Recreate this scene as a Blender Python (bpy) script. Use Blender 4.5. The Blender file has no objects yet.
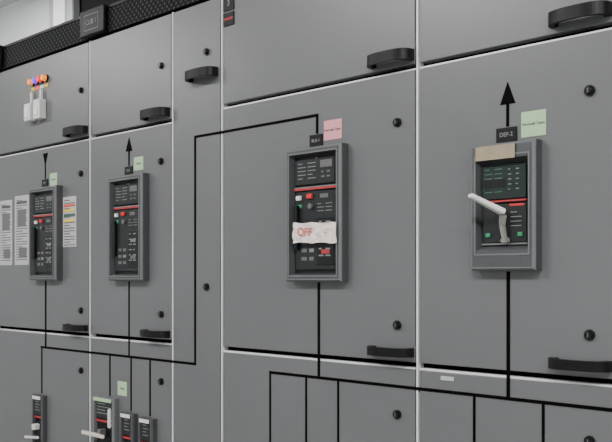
import bpy, bmesh, math
from mathutils import Vector, noise
C = bpy.context.scene.collection

# ---------------------------------------------------------------- materials
def mat(name, col, rough=0.5, metal=0.0, noise=0.0, scale=40, bump=0.0, emit=None, es=0, spec=0.5):
    m = bpy.data.materials.new(name); m.use_nodes = True
    nt = m.node_tree; b = nt.nodes['Principled BSDF']
    b.inputs['Base Color'].default_value = (*col, 1)
    b.inputs['Roughness'].default_value = rough
    b.inputs['Metallic'].default_value = metal
    b.inputs['Specular IOR Level'].default_value = spec
    if emit:
        b.inputs['Emission Color'].default_value = (*emit, 1); b.inputs['Emission Strength'].default_value = es
    if noise or bump:
        tc = nt.nodes.new('ShaderNodeTexCoord'); n = nt.nodes.new('ShaderNodeTexNoise')
        n.inputs['Scale'].default_value = scale; n.inputs['Detail'].default_value = 6
        nt.links.new(tc.outputs['Object'], n.inputs['Vector'])
        if noise:
            r = nt.nodes.new('ShaderNodeMapRange')
            r.inputs['From Min'].default_value = .3; r.inputs['From Max'].default_value = .7
            r.inputs['To Min'].default_value = 1-noise; r.inputs['To Max'].default_value = 1+noise
            nt.links.new(n.outputs['Fac'], r.inputs['Value'])
            v = nt.nodes.new('ShaderNodeVectorMath'); v.operation = 'SCALE'
            v.inputs[0].default_value = col
            nt.links.new(r.outputs['Result'], v.inputs['Scale'])
            nt.links.new(v.outputs['Vector'], b.inputs['Base Color'])
        if bump:
            n2 = nt.nodes.new('ShaderNodeTexNoise'); n2.inputs['Scale'].default_value = 700
            nt.links.new(tc.outputs['Object'], n2.inputs['Vector'])
            bp = nt.nodes.new('ShaderNodeBump'); bp.inputs['Strength'].default_value = bump
            bp.inputs['Distance'].default_value = .0005
            nt.links.new(n2.outputs['Fac'], bp.inputs['Height']); nt.links.new(bp.outputs['Normal'], b.inputs['Normal'])
    return m

def mesh_mat(name, dark, light, pitch):
    m = bpy.data.materials.new(name); m.use_nodes = True
    nt = m.node_tree; b = nt.nodes['Principled BSDF']; b.inputs['Roughness'].default_value = .6
    b.inputs['Specular IOR Level'].default_value = .12
    tc = nt.nodes.new('ShaderNodeTexCoord'); v = nt.nodes.new('ShaderNodeTexVoronoi')
    v.inputs['Scale'].default_value = 1/pitch; v.inputs['Randomness'].default_value = 0
    mp = nt.nodes.new('ShaderNodeMapping'); mp.inputs['Rotation'].default_value = (0, math.radians(45), 0)
    mp.inputs['Location'].default_value = (0, pitch*.5, 0)
    nt.links.new(tc.outputs['Object'], mp.inputs['Vector']); nt.links.new(mp.outputs['Vector'], v.inputs['Vector'])
    r = nt.nodes.new('ShaderNodeValToRGB'); r.color_ramp.elements[0].color = (*light, 1); r.color_ramp.elements[1].color = (*dark, 1)
    r.color_ramp.elements[0].position = .28; r.color_ramp.elements[1].position = .40
    nt.links.new(v.outputs['Distance'], r.inputs['Fac']); nt.links.new(r.outputs['Color'], b.inputs['Base Color'])
    return m

G = .136
M_door = mat('door_grey_paint', (G*.985, G, G*1.02), .32, noise=.05, scale=2.5, bump=.3)
M_body = mat('cabinet_inner_dark', (.003, .003, .003), .9, spec=.03)
M_lit_edge = mat('painted_edge_highlight', (.82, .82, .83), .4, noise=.05, scale=8)  # near-white colour stands in for light caught on folded door edges
M_black = mat('black_plastic', (.004, .004, .0045), .42, spec=.25)
M_knob = mat('black_knob', (.003, .003, .0035), .3, spec=.4)
M_line = mat('mimic_black_tape', (.002, .002, .002), .7, spec=.05)
M_bezel = mat('breaker_bezel_grey', (.066, .068, .071), .38, noise=.05, scale=30)
M_bezel2 = mat('breaker_bezel_lip', (.15, .153, .156), .38)
M_face = mat('breaker_face_charcoal', (.008, .0085, .009), .35, spec=.3)
M_face2 = mat('breaker_cover_charcoal', (.018, .019, .020), .38, spec=.3)
M_red = mat('red_stripe', (.42, .03, .035), .4)
M_redl = mat('red_button', (.6, .03, .03), .35)
M_green = mat('green_button', (.02, .25, .11), .35)
M_dgreen = mat('green_print_dim', (.05, .12, .085), .5)
M_disp = mat('display_green', (.010, .020, .017), .12)
M_text = mat('light_print', (.20, .21, .205), .6)
M_white = mat('white_plastic', (.78, .78, .76), .4)
M_lever = mat('lever_ivory', (.95, .94, .90), .42)
M_greyp = mat('grey_plastic', (.12, .12, .12), .4)
M_stem = mat('lever_stem_grey', (.24, .23, .21), .4)
M_paper = mat('paper_white', (.50, .50, .50), .8, noise=.05, scale=60)
M_lgreen = mat('label_pale_green', (.42, .60, .36), .7, noise=.03)
M_pink = mat('label_pink', (.80, .34, .37), .7, noise=.03)
M_ink = mat('ink', (.08, .08, .08), .7)
M_tape = mat('paper_tape_pinkish', (.86, .77, .71), .7, noise=.08, scale=60)
M_mask = mat('masking_tape_beige', (.34, .27, .18), .6, noise=.08, scale=60)
M_redink = mat('red_ink', (.62, .09, .07), .7)
M_mesh = mesh_mat('perforated_black', (.003, .003, .003), (.05, .052, .055), .014)
M_wall = mat('wall_paint', (.78, .79, .80), .8, noise=.03, scale=4)
M_ceil = mat('ceiling_paint', (.7, .7, .7), .85, noise=.02, scale=4)
M_floor = mat('floor_epoxy', (.20, .20, .19), .35, noise=.08, scale=3)
M_galv = mat('galvanised_duct', (.34, .35, .36), .5, .1, noise=.1, scale=12)
M_orange = mat('lamp_orange', (.9, .22, .02), .3, emit=(1, .25, .01), es=1.1)
M_blue = mat('lamp_violet', (.12, .06, .7), .3, emit=(.18, .06, 1), es=1.0)
M_redlamp = mat('lamp_red', (.8, .04, .03), .3, emit=(1, .05, .02), es=.8)
M_tube = mat('luminaire_diffuser', (.9, .9, .9), .5, emit=(1, 1, 1), es=3)
M_yel = mat('yellow_print', (.8, .6, .08), .7)

# ---------------------------------------------------------------- helpers
def empty(name):
    o = bpy.data.objects.new(name, None); o.empty_display_size = .05; C.objects.link(o); return o

def add(name, bm, m, parent=None, smooth=False):
    me = bpy.data.meshes.new(name); bmesh.ops.recalc_face_normals(bm, faces=bm.faces[:]); bm.to_mesh(me); bm.free()
    me.materials.append(m)
    if smooth:
        for p in me.polygons: p.use_smooth = True
    o = bpy.data.objects.new(name, me); C.objects.link(o)
    if parent: o.parent = parent
    return o

def box(name, x0, x1, p0, p1, z0, z1, m, parent=None, bev=0):
    """p = distance proud of the door plane (y = -p)"""
    bm = bmesh.new(); bmesh.ops.create_cube(bm, size=1)
    for v in bm.verts:
        v.co = Vector(((x0+x1)/2+v.co.x*(x1-x0), -(p0+p1)/2+v.co.y*abs(p1-p0), (z0+z1)/2+v.co.z*(z1-z0)))
    if bev:
        bmesh.ops.bevel(bm, geom=bm.edges[:], offset=bev, segments=2, affect='EDGES', profile=.5)
    return add(name, bm, m, parent)

def multi(name, boxes, m, parent=None):
    bm = bmesh.new()
    for (x0, x1, p0, p1, z0, z1) in boxes:
        r = bmesh.ops.create_cube(bm, size=1)
        for v in r['verts']:
            v.co = Vector(((x0+x1)/2+v.co.x*(x1-x0), -(p0+p1)/2+v.co.y*abs(p1-p0), (z0+z1)/2+v.co.z*(z1-z0)))
    return add(name, bm, m, parent)

def cyl(name, x, z, p0, p1, r, m, parent=None, seg=24, r2=None):
    bm = bmesh.new(); r2 = r if r2 is None else r2
    a = [bm.verts.new((x+r*math.cos(2*math.pi*i/seg), -p0, z+r*math.sin(2*math.pi*i/seg))) for i in range(seg)]
    b = [bm.verts.new((x+r2*math.cos(2*math.pi*i/seg), -p1, z+r2*math.sin(2*math.pi*i/seg))) for i in range(seg)]
    for i in range(seg):
        bm.faces.new((a[i], a[(i+1) % seg], b[(i+1) % seg], b[i]))
    bm.faces.new(a); bm.faces.new(b)
    return add(name, bm, m, parent)

def ring(name, x0, x1, z0, z1, prof, m, parent):
    """prof = list of (inset, p, inset_top, inset_bottom)"""
    bm = bmesh.new(); loops = []
    for (i, p, t, b) in prof:
        loops.append([bm.verts.new(c) for c in ((x0+i, -p, z0+b), (x1-i, -p, z0+b), (x1-i, -p, z1-t), (x0+i, -p, z1-t))])
    for A, B in zip(loops, loops[1:]):
        for k in range(4):
            bm.faces.new((A[k], A[(k+1) % 4], B[(k+1) % 4], B[k]))
    return add(name, bm, m, parent)

def poly(name, pts, p0, p1, m, parent=None):
    bm = bmesh.new()
    a = [bm.verts.new((x, -p0, z)) for x, z in pts]; b = [bm.verts.new((x, -p1, z)) for x, z in pts]
    n = len(pts)
    for i in range(n): bm.faces.new((a[i], a[(i+1) % n], b[(i+1) % n], b[i]))
    bm.faces.new(a); bm.faces.new(b)
    return add(name, bm, m, parent)

def text(name, s, x, z, p, size, m, parent, rot=0):
    cu = bpy.data.curves.new(name, 'FONT'); cu.body = s; cu.size = size; cu.align_x = 'CENTER'; cu.align_y = 'CENTER'
    cu.extrude = .0002; cu.offset = size*.012
    t = bpy.data.objects.new(name+'_tmp', cu); C.objects.link(t)
    bpy.context.view_layer.update()
    me = bpy.data.meshes.new_from_object(t.evaluated_get(bpy.context.evaluated_depsgraph_get()))
    bpy.data.objects.remove(t)
    me.materials.clear(); me.materials.append(m)
    o = bpy.data.objects.new(name, me); C.objects.link(o); o.parent = parent
    o.location = (x, -p, z); o.rotation_euler = (math.radians(90), -rot, 0)
    return o

def handle(name, xl, xr, zc, h, parent, depth=.033):
    """arched grab handle: plan-view bow, extruded in height"""
    bm = bmesh.new(); N = 24
    cx = (xl+xr)/2; a = (xr-xl)/2; t = .0065
    def se(a_, b_, th, e=.5):
        c, s = math.cos(th), math.sin(th)
        return cx+a_*math.copysign(abs(c)**e, c), b_*abs(s)**e
    vs = []
    for z in (zc-h/2, zc+h/2):
        o_ = []; i_ = []
        for k in range(N+1):
            th = math.pi*k/N
            x, p = se(a, depth, th, .7); o_.append(bm.verts.new((x, -p-.0005, z)))
            x, p = se(a-t*1.5, depth-t, th, .7); i_.append(bm.verts.new((x, -p-.0005, z)))
        vs.append((o_, i_))
    (o0, i0), (o1, i1) = vs
    for k in range(N):
        bm.faces.new((o0[k], o0[k+1], o1[k+1], o1[k])); bm.faces.new((i0[k], i0[k+1], i1[k+1], i1[k]))
        bm.faces.new((o0[k], o0[k+1], i0[k+1], i0[k])); bm.faces.new((o1[k], o1[k+1], i1[k+1], i1[k]))
    for k in (0, N):
        bm.faces.new((o0[k], o1[k], i1[k], i0[k]))
    o = add(name, bm, M_black, parent)
    for s, x in (('l', xl), ('r', xr-.014)):
        box(name+'_foot_'+s, x, x+.014, 0, .006, zc-h/2, zc+h/2, M_black, parent, .001)
    return o

def lock(name, x, z, parent):
    cyl(name+'_rim', x, z, 0, .004, .0095, M_knob, parent)
    cyl(name+'_barrel', x, z, .004, .009, .0078, M_knob, parent, r2=.006)
    box(name+'_slot', x-.001, x+.001, .009, .0095, z-.004, z+.004, M_greyp, parent)

# ---------------------------------------------------------------- cabinets
TOP = 2.2
def cabinet(x0, x1, cuts, handles=(), locks=()):
    e = empty('switchgear_cabinet')
    box('carcass', x0+.0005, x1-.0005, -.62, -.021, .1, 2.28, M_body, e)
    box('plinth', x0+.0005, x1-.0005, -.60, -.03, 0, .1, M_black, e)
    box('side_edge_highlight', x1-.0056, x1-.0018, -.021, -.001, .1, TOP, M_lit_edge, e)  # added pale strip: the door edge's highlight painted into the column gap
    for i in range(len(cuts)-1):
        zt, zb = cuts[i], cuts[i+1]
        g = .0085 if abs(zb-1.32) < .01 else .0068
        box('compartment_door_%d' % (i+1), x0+.003, x1-.0088, -.0195, 0, zb+g, zt-(.003 if i == 0 else .0055), M_door, e, .0012)
        if i > 0:
            box('cross_edge_highlight_%d' % i, x0+.003, x1-.0088, -.021, -.002, zt-.0053, zt-.0020, M_lit_edge, e)  # horizontal seam highlight, painted as a pale strip in the gap
    box('vent_strip', x0+.0005, x1-.0005, -.02, .004, TOP+.004, 2.28, M_mesh, e)
    box('vent_strip_lip', x0+.0005, x1-.0005, .004, .007, 2.272, 2.28, M_black, e)
    for k, (xr, z) in enumerate(handles): handle('door_grip_%d' % (k+1), xr-.112, xr, z, .022 if z > 1.6 else .018, e)
    for k, (x, z) in enumerate(locks): lock('door_lock_%d' % (k+1), x, z, e)
    return e

L = [TOP, 1.912, 1.325, .72, .11]; R = [TOP, 1.921, 1.32, .72, .11]
cabinet(-3.44, -2.84, L, [(-2.852, 1.938), (-2.852, 1.348)], [(-2.89, 2.06), (-2.89, 1.8), (-2.89, 1.4)])
cabinet(-2.84, -2.24, L, [(-2.252, 1.938), (-2.252, 1.348), (-2.252, .75)], [(-2.288, 2.06), (-2.288, 1.81), (-2.288, 1.4), (-2.288, 1.22)])
cabinet(-2.24, -1.84, L, [(-1.852, 1.938), (-1.852, 1.348), (-1.852, .75)], [(-1.89, 2.066), (-1.89, 1.81), (-1.89, 1.4), (-1.89, 1.22)])
cabinet(-1.84, -1.64, [TOP, .11], [(-1.656, 2.012)], [(-1.70, 2.069), (-1.70, 1.475)])
cabinet(-1.64, -1.04, R, [(-1.050, 1.946), (-1.050, 1.348), (-1.050, .75)], [(-1.092, 2.10), (-1.092, 1.815), (-1.092, 1.402), (-1.092, 1.22)])
cabinet(-1.04, -.626, R, [(-.638, 1.949), (-.638, 1.350), (-.640, .75)], [(-.678, 2.10), (-.678, 1.818), (-.678, 1.401), (-.678, 1.22)])
cabinet(-.626, -.435, [TOP, .11], [(-.451, 2.01)], [(-.49, 2.07), (-.49, 1.475)])
cabinet(-.435, .165, R, [(.150, 1.945), (.150, 1.347)], [(.112, 2.10), (.112, 1.815), (.112, 1.402)])

# ---------------------------------------------------------------- mimic diagram
mi = empty('mimic_diagram'); P0, P1 = .0002, .0009; w = .0036
def hl(n, x0, x1, z): box(n, x0-w, x1+w, P0, P1, z-.0032, z+.0032, M_line, mi)
def vl(n, x, z0, z1, ww=w): box(n, x-ww, x+ww, P0, P1+.0002, z0, z1, M_line, mi)
hl('busbar_lower_left', -2.525, -1.7465, 1.277)
vl('riser', -1.7465, 1.277, 1.859)
hl('busbar_upper', -1.7465, -1.317, 1.859)
vl('drop_main', -1.317, 1.818, 1.859)
vl('feed_main', -1.312, 1.277, 1.488)
hl('busbar_lower_right', -1.468, -.632, 1.277)
vl('feed_right', -.836, 1.277, 1.510, .0036)
for k, x in enumerate((-1.468, -1.351, -1.2545, -.909, -.7656)): vl('branch_r_%d' % k, x, .8, 1.277, .0028)
vl('feed_col1', -2.497, 1.277, 1.488, .004); vl('feed_col2', -2.04, 1.277, 1.488, .003)
vl('branch_l_0', -2.521, 1.130, 1.277, .0032)
vl('branch_l_1', -2.135, 1.158, 1.277, .003); vl('branch_l_2', -2.03, 1.125, 1.277, .003); vl('branch_l_3', -1.941, 1.121, 1.277, .003)
def arrow(n, x, tip, base, tail, hw, ww=.003):
    poly(n+'_head', [(x-hw, base), (x+hw, base), (x, tip)], P0, P1, M_line, mi)
    z0, z1 = sorted((base, tail)); vl(n+'_shaft', x, z0, z1, ww)
arrow('arrow_right', -.8372, 1.858, 1.817, 1.776, .0160)
arrow('arrow_col2', -2.04, 1.892, 1.852, 1.811, .016)
poly('arrow_col1_head', [(-2.514, 1.892), (-2.484, 1.892), (-2.499, 1.850)], P0, P1, M_line, mi)
vl('arrow_col1_shaft', -2.499, 1.811, 1.855, .003)

# ---------------------------------------------------------------- labels
def label(name, x0, x1, z0, z1, m, lines=(), ink=M_ink, size=.007, th=.0012):
    e = empty(name)
    box('card', x0, x1, .0003, th, z0, z1, m, e)
    for i, s in enumerate(lines):
        text('print_%d' % i, s, (x0+x1)/2, z1-(z1-z0)*(i*.28+.5), th+.0003, size, ink, e)
    return e
label('status_label', -1.296, -1.244, 1.800, 1.843, M_pink, ('Normally Open',), size=.0075)
label('status_label', -.809, -.760, 1.752, 1.798, M_lgreen, ('Normally Open',), size=.0070)
label('status_label', -2.016, -1.972, 1.795, 1.832, M_lgreen, ('Closed',), size=.008)
label('status_label', -2.470, -2.427, 1.785, 1.825, M_lgreen, ('Closed',), size=.008)
label('status_label', -2.095, -2.05, 1.165, 1.205, M_lgreen, ('Closed',), size=.008)
label('designation_plate', -1.338, -1.300, 1.789, 1.816, M_black, ('BUS-1',), M_text, .010, .003)
label('designation_plate', -.860, -.818, 1.748, 1.774, M_black, ('DEF-2',), M_text, .011, .003)
label('designation_plate', -2.058, -2.022, 1.787, 1.809, M_black, ('CB-2',), M_text, .009, .003)
label('designation_plate', -2.517, -2.481, 1.787, 1.809, M_black, ('CB-1',), M_text, .009, .003)
label('designation_plate', -1.633, -1.595, 2.155, 2.19, M_black, ('3',), M_text, .02, .003)
label('warning_label', -1.633, -1.595, 2.118, 2.15, M_black, ('DANGER',), M_redl, .0085, .003)
label('small_sticker', -.985, -.955, 1.299, 1.307, M_paper)
for x0, x1, s in ((-2.263, -2.137, 'CUB 1'), (-2.90, -2.765, 'CUB 2')):
    e = empty('cubicle_nameplate')
    box('plate', x0, x1, .0075, .022, 2.205, 2.282, M_black, e, .004)
    ring('plate_border', x0+.026, x1-.026, 2.220, 2.266, [(0, .0222, 0, 0), (.0, .0226, 0, 0), (.002, .0226, .002, .002), (.002, .0222, .002, .002)], M_text, e)
    text('plate_text', s, (x0+x1)/2, 2.243, .0226, .021, M_text, e)

def notice(x0, x1, z0, z1, kind):
    e = empty('instruction_notice')
    box('sheet', x0, x1, .0003, .001, z0, z1, M_paper, e)
    H = z1-z0; W = x1-x0; bl = []; k = 0; z = z1-H*.06
    while z > z0+H*.05:
        bl.append((x0+W*.1, x0+W*(.9 if k % 3 else .55), .001, .0013, z-.0035, z)); z -= .0085; k += 1
    multi('printed_lines', bl, M_greyp, e)
    if kind == 1:
        box('photo_block', x0+W*.2, x1-W*.2, .001, .0016, z0+H*.55, z0+H*.8, M_greyp, e)
        box('heading', x0+W*.15, x1-W*.15, .001, .0016, z0+H*.88, z0+H*.92, M_ink, e)
        box('photo_block_low', x0+W*.3, x1-W*.15, .001, .0016, z0+H*.1, z0+H*.25, M_greyp, e)
    if kind == 2:
        for i, m in enumerate((M_redink, M_yel, M_dgreen, M_yel)):
            box('colour_row_%d' % i, x0+W*.08, x1-W*.08, .001, .0017, z0+H*(.8-.1*i), z0+H*(.85-.1*i), m, e)
notice(-2.80, -2.716, 1.54, 1.758, 1)
notice(-2.697, -2.604, 1.54, 1.768, 1)
notice(-2.392, -2.316, 1.592, 1.745, 2)

# ---------------------------------------------------------------- indicator lamps + switch blocks
e = empty('indicator_lamp_group')
for i, (x, m, tg) in enumerate(((-2.575, M_orange, M_yel), (-2.547, M_blue, M_redlamp), (-2.519, M_redlamp, M_white), (-2.491, M_orange, M_yel))):
    cyl('collar_%d' % i, x, 2.128, .0003, .006, .012, M_black, e)
    cyl('lens_%d' % i, x, 2.128, .006, .018, .0105, m, e, r2=.008)
    box('lamp_tag_%d' % i, x-.011, x+.011, .0003, .002, 2.101, 2.111, tg, e)
e = empty('selector_switch_block')
for i, x in enumerate((-2.572, -2.512)):
    box('housing_%d' % i, x-.019, x+.019, .0006, .026, 2.0, 2.062 if i else 2.056, M_white, e, .003)
    box('rocker_%d' % i, x-.011, x+.011, .026, .030, 2.010, 2.042, M_lever, e, .002)
    box('stem_%d' % i, x-.004, x+.004, .004, .012, 2.055, 2.095, M_white, e, .001)

# ---------------------------------------------------------------- circuit breakers
def breaker(x0, x1, z0, z1, kind):
    e = empty('circuit_breaker'); W = x1-x0; H = z1-z0
    it, ib, ii = (.018, .018, .017) if kind != 'B' else (.036, .046, .018)
    ring('bezel', x0, x1, z0, z1, [(0, .0003, 0, 0), (0, .02, 0, 0), (.004, .026, .004, .004), (ii*.75, .026, it*.8, ib*.8), (ii, .010, it, ib)], M_bezel, e)
    ring('bezel_lip', x0+ii*.55, x1-ii*.55, z0+ib*.6, z1-it*.6, [(0, .0262, 0, 0), (0, .0275, 0, 0), (.0028, .0275, .0028, .0028), (.0028, .0262, .0028, .0028)], M_bezel2, e)
    ring('bezel_outer_edge', x0+.0005, x1-.0005, z0+.0005, z1-.0005, [(0, .0205, 0, 0), (0, .0225, 0, 0), (.0035, .0265, .0035, .0035), (.005, .0262, .005, .005)], M_bezel2, e)
    a0, a1, b0, b1 = x0+ii, x1-ii, z0+ib, z1-it
    box('face', a0-.001, a1+.001, .004, .0105, b0-.001, b1+.001, M_face, e)
    w_, h_ = a1-a0, b1-b0
    def B(n, u0, u1, v0, v1, p0, p1, m, bev=0): # v measured from top
        return box(n, a0+u0*w_, a0+u1*w_, p0, p1, b1-v1*h_, b1-v0*h_, m, e, bev)
    def rows(n, u0, u1, v0, v1, k, p, m=M_text, cols=1, fill=.8, th=.35):
        bl = []
        for r in range(k):
            for c in range(cols):
                ca = u0+(u1-u0)*c/cols; cb = ca+(u1-u0)/cols*(fill if (r*7+c*3) % 4 else fill*.6)
                va = v0+(v1-v0)*r/k; vb = va+(v1-v0)/k*th
                bl.append((a0+ca*w_, a0+cb*w_, p, p+.0003, b1-vb*h_, b1-va*h_))
        multi(n, bl, m, e)
    if kind == 'A':
        B('trip_unit', .05, .95, .03, .245, .0105, .019, M_face2, .0015)
        rows('trip_unit_print', .12, .58, .06, .22, 5, .019, cols=2, th=.22)
        B('trip_display', .64, .9, .05, .11, .019, .020, M_greyp)
        rows('trip_keys', .66, .9, .14, .22, 2, .019, M_greyp, cols=2, fill=.6)
        B('stripe_white', .03, .97, .262, .270, .0105, .018, M_text)
        B('stripe', .03, .97, .272, .290, .0105, .0185, M_red)
        B('operating_cover', .05, .95, .305, .97, .0105, .017, M_face2, .0015)
        B('button_on', .10, .2, .335, .375, .017, .023, M_white, .001)
        B('button_off', .34, .46, .325, .365, .017, .023, M_redl, .001)
        B('state_flag', .12, .2, .41, .44, .017, .0178, M_green)
        B('spring_flag', .62, .80, .33, .365, .017, .0178, M_greyp)
        rows('rating_print', .56, .92, .41, .50, 3, .017, cols=2, th=.2)
        cyl('key_lock', a0+.42*w_, b1-.43*h_, .017, .023, .006, M_greyp, e)
        B('charging_lever', .06, .15, .42, .8, .017, .026, M_black, .0015)
        B('window_frame', .55, .93, .53, .93, .017, .0185, M_face, .001)
        rows('window_print', .6, .9, .56, .9, 6, .0185, cols=2, fill=.7, th=.22)
        for i in range(3):
            B('socket_l_%d' % i, .2, .32, .72+.07*i, .75+.07*i, .017, .0182, M_greyp)
            B('socket_r_%d' % i, .38, .48, .72+.07*i, .75+.07*i, .017, .0182, M_text if i == 1 else M_greyp)
        B('counter', .66, .84, .625, .655, .0185, .0192, M_text)
        B('counter_low', .66, .84, .80, .835, .0185, .0192, M_red if x0 > -1.5 else M_greyp)
        cyl('screw_top', a0+.5*w_, b1-.012*h_-.003, .0105, .0125, .003, M_greyp, e, 12)
    else:
        B('trip_unit', .04, .96, .03, .44, .0105, .019, M_disp, .0015)
        rows('trip_unit_print', .10, .52, .07, .4, 6, .019, M_dgreen, cols=2, fill=.8, th=.2)
        rows('trip_keys', .60, .92, .08, .38, 5, .019, M_text, cols=2, fill=.4, th=.2)
        B('trip_window', .08, .54, .20, .30, .019, .0196, M_face)
        B('stripe', .03, .97, .455, .475, .0105, .0195, M_red)
        B('operating_cover', .04, .96, .50, .97, .0105, .017, M_face2, .0015)
        B('logo_red', .62, .92, .505, .53, .017, .0176, M_redl)
        B('button_green_l', .12, .22, .85, .90, .017, .021, M_green, .001)
        B('button_green_r', .80, .9, .85, .90, .017, .021, M_green, .001)
        rows('cover_print', .64, .92, .6, .82, 4, .017, cols=1, th=.18)
        B('lower_strip', .02, .98, .975, .995, .0105, .017, M_bezel2)
        box('base_plate_recess', x0+.03, x1-.03, .026, .0266, z0+.012, z0+.030, M_bezel, e)
    return e, (a0, a1, b0, b1)

b1_, _ = breaker(-2.560, -2.395, 1.49, 1.782, 'A')
b2_, _ = breaker(-2.110, -1.945, 1.49, 1.782, 'A')
b3_, q = breaker(-1.392, -1.225, 1.49, 1.786, 'A')
b4_, q4 = breaker(-.902, -.768, 1.512, 1.744, 'B')

def crumpled(name, x0, x1, zc, h, p, amp, m, parent, nx=26, nz=9, seed=0, slope=0, ragged=.05):
    """creased paper sheet, always in front of depth p"""
    bm = bmesh.new(); F = []; K = []
    for i in range(nx+1):
        f, k_ = [], []
        for j in range(nz+1):
            u = i/nx; v = j/nz
            x = x0+(x1-x0)*u; hh = h*(1-ragged*abs(math.sin(u*7+seed)))
            z = zc+slope*(u-.5)+(v-.5)*hh
            d = p+.001+amp*abs(noise.noise(Vector((x*45+seed, z*45, 1.3))))*2
            f.append(bm.verts.new((x, -d-.0004, z))); k_.append(bm.verts.new((x, -d, z)))
        F.append(f); K.append(k_)
    for i in range(nx):
        for j in range(nz):
            for g in (F, K): bm.faces.new((g[i][j], g[i+1][j], g[i+1][j+1], g[i][j+1]))
    return add(name, bm, m, parent)
t = empty('off_tape_strip')
crumpled('tape', -1.363, -1.233, 1.5965, .047, .0275, .0042, M_tape, t, slope=-.004, ragged=.10)
text('tape_text', 'OFF', -1.324, 1.598, .0340, .025, M_redink, t, -.05)
for s, x in enumerate((-1.283, -1.268, -1.258)):
    box('pen_mark_%d' % s, x, x+.008, .0336, .0340, 1.588+.007*s, 1.5895+.007*s, M_redink, t)
t = empty('masking_tape_strip')
crumpled('tape', -.888, -.806, 1.7265, .026, .0276, .0004, M_mask, t, seed=2, ragged=.02)

def bar(name, a, b, wa, wb, ta, tb, m, parent):
    """tapered bar from a to b, w = width across, t = thickness"""
    a, b = Vector(a), Vector(b); d = (b-a).normalized(); side = d.cross(Vector((0, 0, 1)))
    if side.length < .2: side = Vector((1, 0, 0))
    side.normalize(); up = side.cross(d)
    bm = bmesh.new(); A = []; Bv = []
    for sx, sy in ((-1, -1), (1, -1), (1, 1), (-1, 1)):
        A.append(bm.verts.new(a+side*sx*wa/2+up*sy*ta/2)); Bv.append(bm.verts.new(b+side*sx*wb/2+up*sy*tb/2))
    for k in range(4): bm.faces.new((A[k], A[(k+1) % 4], Bv[(k+1) % 4], Bv[k]))
    bm.faces.new(A); bm.faces.new(Bv)
    bmesh.ops.bevel(bm, geom=bm.edges[:], offset=min(wa, wb, ta, tb)*.25, segments=2, affect='EDGES')
    return add(name, bm, m, parent)
bar('charging_lever', (-.829, -.030, 1.617), (-.862, -.088, 1.646), .020, .014, .010, .007, M_lever, b4_)
bar('lever_stem_upper', (-.829, -.030, 1.614), (-.833, -.027, 1.592), .013, .010, .011, .010, M_stem, b4_)
bar('lever_stem_lower', (-.833, -.027, 1.596), (-.829, -.024, 1.566), .010, .009, .010, .009, M_stem, b4_)
bar('lever_pivot', (-.829, -.017, 1.566), (-.829, -.030, 1.566), .016, .013, .012, .010, M_stem, b4_)

# feeder breakers, lower left compartments
def feeder(xc, zt, w_, h_, big=False):
    e = empty('moulded_case_breaker'); x0, x1 = xc-w_/2, xc+w_/2; z0 = zt-h_
    ring('bezel', x0, x1, z0, zt, [(0, .0003, 0, 0), (0, .014, 0, 0), (.003, .018, .003, .003), (.008, .018, .008, .008), (.010, .006, .010, .010)], M_bezel2 if big else M_bezel, e)
    box('face', x0+.009, x1-.009, .003, .008, z0+.009, zt-.009, M_face, e)
    box('upper_cover', x0+.013, x1-.013, .008, .014, zt-.062, zt-.014, M_face2, e, .001)
    multi('cover_print', [(x0+.016, x0+.016+(w_-.034)*(.9 if k % 2 else .6), .014, .0143, zt-.021-.009*k, zt-.019-.009*k) for k in range(4)], M_text, e)
    box('stripe', x0+.011, x1-.011, .008, .0145, zt-.072, zt-.067, M_red, e)
    box('handle_slot', x0+.015, x1-.015, .008, .012, z0+.016, zt-.08, M_black, e, .001)
    box('toggle', xc-.008, xc+.008, .012, .032, zt-.108, zt-.090, M_white if not big else M_greyp, e, .002)
    box('trip_button', x1-.026, x1-.018, .012, .016, z0+.024, z0+.032, M_redl, e)
    if big:
        bar('charging_lever', (xc+.01, -.02, zt-.112), (xc-.02, -.075, zt-.094), .022, .02, .01, .009, M_tape, e)
        bar('side_grip', (x1-.022, -.016, zt-.03), (x1-.022, -.016, zt-.085), .01, .01, .01, .01, M_white, e)
    else:
        bar('rotary_lever', (xc, -.012, zt-.135), (xc-.01, -.055, zt-.128), .012, .010, .008, .007, M_lever, e)
    box('tape_mark', x0+.006, x1-.012, .0182, .019, zt-.013, zt-.003, M_lgreen if big else M_white, e)
feeder(-2.521, 1.125, .066, .19)
feeder(-2.145, 1.155, .108, .22, True)
feeder(-2.03, 1.122, .062, .18)
feeder(-1.941, 1.118, .062, .18)

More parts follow.
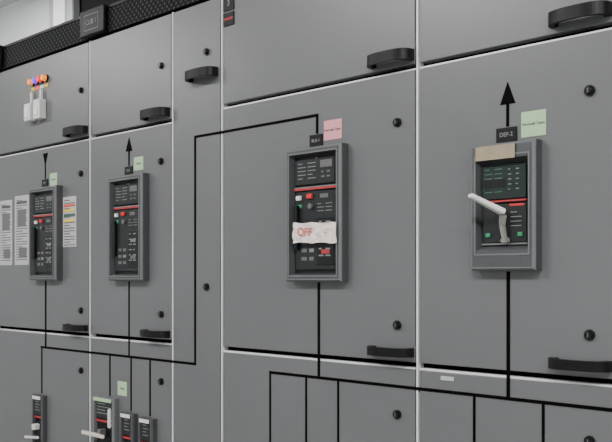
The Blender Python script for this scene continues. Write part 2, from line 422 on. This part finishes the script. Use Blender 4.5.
# ---------------------------------------------------------------- duct above cabinets
d = empty('ventilation_duct')
box('mesh_box', -2.34, -1.2, -.5, -.03, 2.281, 2.42, M_mesh, d)
box('mesh_box_frame', -2.375, -2.34, -.5, -.025, 2.281, 2.60, M_black, d)
e = empty('cable_trunking')
box('channel', -4.42, -4.18, -1.18, -1.1, 0.001, 3.19, M_galv, e)
box('channel_lid', -4.36, -4.24, -1.1, -1.09, 0.001, 3.19, M_wall, e)

# ---------------------------------------------------------------- room
def slab(n, x0, x1, y0, y1, z0, z1, m): box(n, x0, x1, -y0, -y1, z0, z1, m)
slab('floor', -7, 4, -3.4, 1.2, -.1, 0, M_floor)
slab('ceiling', -7, 4, -3.4, 1.2, 3.2, 3.3, M_ceil)
slab('wall_back', -7, 4, 1.2, 1.3, -.1, 3.3, M_wall)
slab('wall_front', -7, 4, -3.5, -3.4, -.1, 3.3, M_wall)
slab('wall_left', -7.1, -7, -3.5, 1.3, -.1, 3.3, M_wall)
slab('wall_right', 4, 4.1, -3.5, 1.3, -.1, 3.3, M_wall)
for x, yy, en in ((-5.2, -2, 72), (-2.4, -2, 84), (.4, -2, 122), (2.6, -2, 98), (-4.3, .35, 38)):  # last entry, over the back zone, is an added lamp to brighten the wall
    e = empty('ceiling_luminaire')
    box('housing', x-.65, x+.65, -yy-.2, -yy+.2, 3.15, 3.199, M_white, e, .004)
    box('diffuser', x-.6, x+.6, -yy-.16, -yy+.16, 3.14, 3.15, M_tube, e)
    l = bpy.data.lights.new('tube_light', 'AREA'); l.shape = 'RECTANGLE'; l.size = 1.2; l.size_y = .5; l.energy = en; l.color = (1, .998, .995)
    lo = bpy.data.objects.new('tube_light', l); C.objects.link(lo); lo.parent = e; lo.location = (x, yy, 3.13)
    lo.rotation_euler = (math.radians(18 if yy < 0 else 0), 0, 0)
wd = bpy.data.worlds.new('World'); bpy.context.scene.world = wd; wd.use_nodes = True
wd.node_tree.nodes['Background'].inputs[0].default_value = (.5, .5, .5, 1)

# ---------------------------------------------------------------- camera
cam = bpy.data.cameras.new('camera'); co = bpy.data.objects.new('camera', cam); C.objects.link(co)
cam.sensor_width = 36; cam.lens = 866/612*36; cam.shift_y = 56/612; cam.clip_start = .05
co.location = (0, -1.4, 1.5); co.rotation_euler = (math.radians(90), 0, math.radians(90-46))
bpy.context.scene.camera = co
